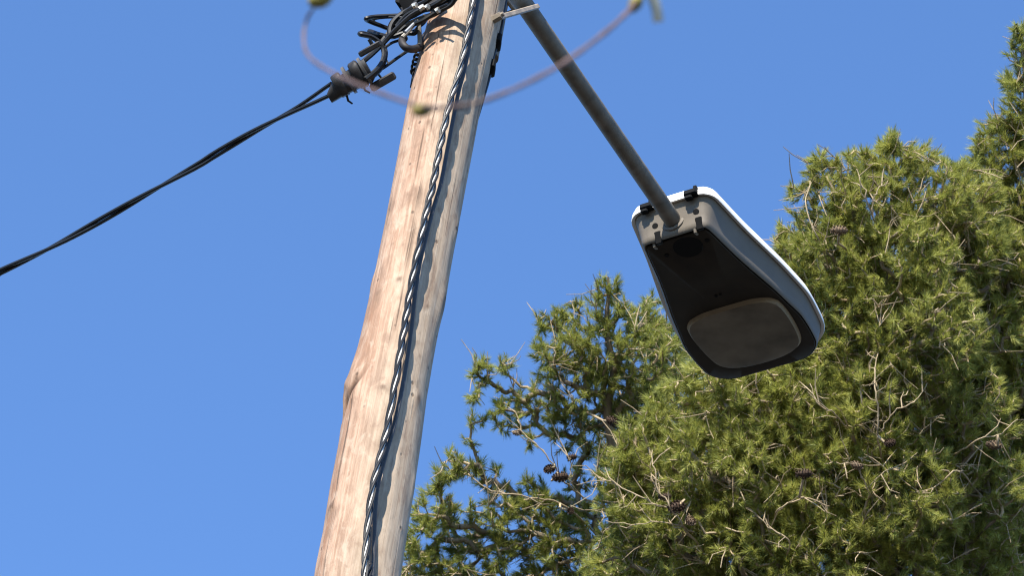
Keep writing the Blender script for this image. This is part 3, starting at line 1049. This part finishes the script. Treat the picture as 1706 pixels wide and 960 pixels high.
# left pine with sky showing through
LA = [(1012, 478, 22, 0, 1.1), (1012, 520, 38, 0, 1), (955, 520, 22, .1, 1), (925, 545, 34, .1, 1), (960, 580, 42, 0, .9), (1070, 540, 36, .1, .9), (1075, 590, 55, -.1, 1),
      (1005, 590, 55, 0, .9), (915, 600, 36, -.1, 1), (965, 650, 52, 0, .9), (1040, 655, 55, .1, .9), (905, 665, 36, .1, .8), (1100, 520, 36, .3, .9),
      (805, 600, 18, 0, 1.2), (842, 608, 18, .1, 1), (800, 630, 20, 0, 1.1), (790, 662, 16, -.1, 1.1), (795, 700, 16, 0, 1), (850, 655, 24, .1, .8), (838, 695, 30, 0, .9), (880, 690, 26, .1, .8), (785, 735, 12, 0, 1),
      (945, 710, 40, 0, .9), (1010, 725, 50, .2, .9), (880, 735, 16, 0, .8),
      (755, 775, 28, -.1, 1.3), (790, 790, 24, 0, 1.1), (825, 800, 24, 0, .8), (735, 800, 18, 0, 1), (870, 815, 26, 0, .8), (905, 830, 30, .1, .8),
      (725, 850, 40, 0, 1.2), (705, 900, 36, -.1, 1.3), (775, 880, 46, .1, .9), (700, 950, 45, -.1, 1.3), (765, 950, 50, 0, .9), (850, 870, 44, .1, .8), (840, 935, 50, 0, .9), (910, 900, 50, 0, .9),
      (950, 860, 36, .2, .9), (960, 800, 26, .2, 1), (940, 950, 55, -.1, 1), (1000, 880, 60, .1, 1), (1040, 780, 55, .3, 1), (680, 1010, 60, 0, 1), (780, 1030, 90, .2, .8), (900, 1030, 90, .2, .8),
      (1010, 1010, 90, .4, .8), (1130, 640, 70, .5, .8)]
LA += [(1060, 700, 50, .2, 1), (1120, 600, 45, .3, 1), (1100, 570, 40, .3, .9), (1090, 660, 45, .2, 1), (890, 850, 40, 0, .8), (820, 850, 36, -.1, .8)]
pine('slender pine nearest the pole, open crown with sky showing through and dark cones', 21.0,
     [(1060, 1080), (1050, 980), (1022, 900), (1035, 800), (1012, 700), (1022, 620), (1010, 550), (1014, 490), (1013, 462)],
     LA, 13.5, [(916, 782, -.25, .95, 0), (934, 795, -.3, 1.1, 0), (1020, 702, -.3, 1, 0), (862, 722, -.2, .6, 1), (953, 762, -.2, .7, 0), (951, 852, -.3, .7, 0)], .36, .22, seed=3,
     extra=[[(1014, 850, 0, .010), (975, 828, -.1, .009), (948, 806, -.2, .008), (928, 784, -.25, .007), (905, 752, -.25, .006), (878, 726, -.2, .005), (862, 700, -.15, .004)],
            [(940, 800, -.22, .007), (952, 780, -.22, .006), (938, 752, -.2, .005), (925, 730, -.15, .004)],
            [(1000, 900, 0, .010), (930, 842, -.15, .008), (880, 832, -.2, .007), (820, 820, -.2, .006), (780, 790, -.15, .006)]])
# broad pine that fills the lower right
LB = [(1490, 240, 22, 0, 1.3), (1495, 275, 45, 0, 1.1), (1540, 265, 28, .1, 1.1), (1430, 285, 40, 0, 1.1), (1360, 268, 20, 0, 1.3), (1385, 270, 14, 0, 1.2), (1358, 295, 20, 0, 1), (1328, 318, 16, 0, 1.3), (1462, 252, 12, .1, 1.2),
      (1390, 340, 55, 0, 1.1), (1460, 350, 75, -.1, 1.1), (1560, 330, 65, 0, 1.1), (1330, 390, 40, .1, 1), (1310, 420, 28, .1, 1), (1390, 430, 80, -.1, 1.1), (1500, 440, 95, -.2, 1.1), (1600, 410, 85, .1, 1.1),
      (1320, 490, 60, .1, 1.1), (1420, 540, 95, -.1, 1.1), (1540, 550, 105, -.3, 1.1), (1320, 580, 75, .1, 1.1), (1200, 640, 70, -.1, 1.2), (1130, 690, 60, 0, 1.2), (1260, 680, 75, -.2, 1.1),
      (1360, 660, 95, -.2, 1.1), (1470, 680, 105, -.3, 1.1), (1590, 680, 105, -.1, 1.1), (1080, 740, 55, 0, 1.2), (1160, 770, 80, -.2, 1.1), (1040, 790, 50, 0, 1.2), (1260, 790, 90, -.3, 1.1),
      (1380, 800, 105, -.3, 1.1), (1500, 830, 110, -.4, 1.1), (1620, 830, 105, -.1, 1.1), (1060, 850, 65, 0, 1.1), (1150, 880, 85, -.2, 1.1), (1050, 940, 75, .1, 1), (1260, 910, 95, -.3, 1.1), (1380, 930, 100, -.4, 1.1),
      (1500, 960, 100, -.3, 1.1), (1150, 990, 90, -.1, 1), (1620, 960, 100, 0, 1.1), (1300, 1030, 110, -.1, 1), (1450, 1060, 110, 0, 1), (1230, 560, 40, .4, 1), (1060, 1030, 80, .2, .9), (1590, 1070, 110, 0, .9)]
LB += [(1620, 330, 50, .2, 1), (1640, 410, 70, .3, 1), (1600, 290, 30, .2, 1), (1650, 560, 80, .2, 1), (1670, 690, 90, .2, 1), (1690, 440, 90, .9, 1.5), (1700, 620, 120, .9, 1.5), (1700, 830, 120, .9, 1.5), (1640, 980, 110, .8, 1.5), (1380, 480, 110, .8, 1.8), (1530, 480, 120, .8, 1.8), (1280, 640, 110, .8, 1.8), (1400, 660, 120, .9, 1.8), (1560, 680, 130, .9, 1.8), (1150, 800, 100, .7, 1.8), (1300, 830, 120, .9, 1.8), (1450, 850, 130, .9, 1.8), (1620, 850, 130, .9, 1.8), (1200, 950, 120, .8, 1.8), (1100, 900, 90, .6, 1.8)]
pine('broad bushy pine filling the lower right behind the lamp head, full of pale twigs', 19.6,
     [(1430, 1150), (1435, 1000), (1440, 860), (1450, 740), (1462, 620), (1470, 500), (1482, 390), (1488, 310), (1490, 250)],
     LB, 14.5, [(1398, 384, -.55, 1, 1), (1340, 790, -.75, 1, 0), (1128, 845, -.5, 1.2, 0), (1108, 828, -.45, .8, 0), (1150, 868, -.5, .9, 1), (1483, 738, -.7, .8, 0), (1427, 776, -.7, .8, 1), (1655, 742, -.5, .9, 1)], .55, .28, seed=5, limb_in=.10,
     extra=[[(1190, 950, -.3, .010), (1160, 890, -.55, .008), (1136, 858, -.62, .007), (1112, 822, -.62, .006), (1098, 790, -.58, .005), (1088, 752, -.5, .003)],
            [(1136, 858, -.62, .006), (1100, 846, -.62, .006), (1062, 828, -.55, .005), (1022, 806, -.4, .004), (985, 790, -.3, .003)],
            [(1160, 890, -.55, .006), (1110, 876, -.6, .005), (1060, 880, -.5, .004), (1010, 870, -.4, .003)],
            [(1478, 800, -.4, .010), (1468, 740, -.75, .008), (1466, 690, -.78, .007), (1462, 640, -.75, .006), (1466, 590, -.6, .003)],
            [(1468, 720, -.77, .006), (1492, 690, -.8, .005), (1520, 672, -.78, .004), (1548, 640, -.7, .003)],
            [(1470, 850, -.4, .008), (1448, 815, -.78, .006), (1430, 776, -.8, .005), (1396, 772, -.78, .003)],
            [(1448, 815, -.78, .005), (1478, 790, -.8, .004), (1500, 782, -.78, .003)],
            [(1480, 420, -.3, .008), (1458, 355, -.45, .006), (1448, 312, -.45, .005), (1430, 280, -.38, .003)],
            [(1458, 355, -.45, .005), (1466, 318, -.45, .004), (1482, 300, -.4, .003)],
            [(1400, 470, -.2, .008), (1362, 400, -.4, .006), (1340, 345, -.35, .005), (1352, 300, -.2, .004)],
            [(1430, 730, -.5, .008), (1395, 690, -.72, .006), (1372, 672, -.75, .005), (1352, 640, -.7, .003)],
            [(1640, 830, -.2, .009), (1600, 790, -.7, .007), (1560, 812, -.75, .005), (1520, 822, -.75, .003)],
            [(1590, 760, -.5, .008), (1630, 735, -.7, .006), (1668, 722, -.65, .005), (1700, 700, -.6, .003)],
            [(1285, 900, -.3, .009), (1300, 850, -.72, .007), (1345, 830, -.75, .006), (1385, 846, -.75, .004)],
            [(1290, 960, -.3, .008), (1320, 905, -.75, .006), (1290, 880, -.72, .005), (1262, 862, -.68, .003)]])
# tall pine at the right edge
LCC = [(1700, 45, 16, 0, 1.3), (1702, 85, 26, 0, 1.2), (1690, 130, 24, .1, 1.2), (1712, 150, 36, 0, 1.2), (1690, 190, 34, 0, 1.2), (1650, 215, 22, 0, 1.2), (1720, 230, 55, 0, 1.1), (1665, 250, 45, 0, 1.1), (1640, 300, 45, 0, 1.1), (1700, 310, 70, -.1, 1.1),
       (1660, 380, 70, 0, 1.1), (1750, 390, 90, 0, 1), (1680, 480, 85, -.2, 1.1), (1760, 520, 100, 0, 1), (1680, 600, 95, -.2, 1.1), (1760, 680, 110, 0, 1), (1690, 730, 95, -.2, 1.1), (1700, 860, 100, -.1, 1.1), (1780, 820, 110, .1, .9),
       (1700, 980, 110, 0, 1), (1800, 980, 120, .2, .8), (1840, 640, 110, .2, .8), (1820, 460, 90, .2, .8), (1780, 280, 70, .2, .9), (1760, 180, 40, .1, .9)]
pine('tall pine at the right edge of the view, rising above the broad one', 20.2,
     [(1720, 1150), (1722, 1000), (1720, 850), (1722, 700), (1716, 550), (1718, 400), (1712, 260), (1708, 150), (1703, 60)],
     LCC, 14.5, [(1622, 520, -.6, .9, 0)], .50, .30, seed=11)

# ------------------------------------------------------------------ out-of-focus vine shoot close to the camera
VD = 1.5
vp = [(640, -420), (585, -160), (535, -12), (512, 30), (506, 65), (516, 95), (556, 122), (620, 150), (700, 176), (770, 176), (840, 155), (920, 116), (985, 72), (1035, 30), (1058, 2), (1090, -60), (1150, -260), (1190, -520)]
vpts = [P(x, y, VD + .10 * math.sin(i * .5)) for i, (x, y) in enumerate(vp)]
vroot = [np.array([.45, .55, 3.35]), np.array([.55, -.35, 3.2]), np.array([.62, -.95, 2.2]), np.array([.65, -1.1, .0])]    # the shoot arches back over the camera to its root
vs = spline(np.vstack([vpts, vroot]), 8)
vt = thing('vine_shoot', 'blurred purple brown vine shoot hanging in a loop close in front of the pole', 'vine', vroot[-1])
MB().tube(vs, np.interp(np.arange(len(vs)) / len(vs), [0, .75, .85, 1], [.0006, .00115, .0018, .006]) * (1 + .12 * np.sin(np.arange(len(vs)) * .9) + .08 * np.sin(np.arange(len(vs)) * 2.3)), 8).build('stem', M_vine, vt)
def bud(px, py, l_, w_, ang, m_=M_bud, name='bud'):
    i = np.argmin([abs(x - px) + abs(y - py) for x, y in vp])
    c = P(px, py, (vpts[i] - EYE) @ _F)
    d = _R * math.cos(ang) + _U * math.sin(ang)
    R_ = MB()
    pth = [c + d * l_ * (t - .5) for t in np.linspace(0, 1, 9)]
    R_.tube(pth, [w_ * math.sin(math.pi * (.08 + .86 * t)) ** .7 for t in np.linspace(0, 1, 9)], 10)
    R_.build(name, m_, vt)
bud(704, 183, .0085, .0029, .2)
bud(1059, 5, .009, .0030, 1.0)
bud(534, -2, .011, .004, .3)
td = spline([P(x, y, VD + .02) for x, y in ((1075, -40), (1085, -12), (1093, 12), (1097, 36))], 6)
MB().tube(td, .0024, 8).build('tendril', M_tendril, vt)
for o in bpy.data.objects:
    if '_o' in o:
        del o['_o']
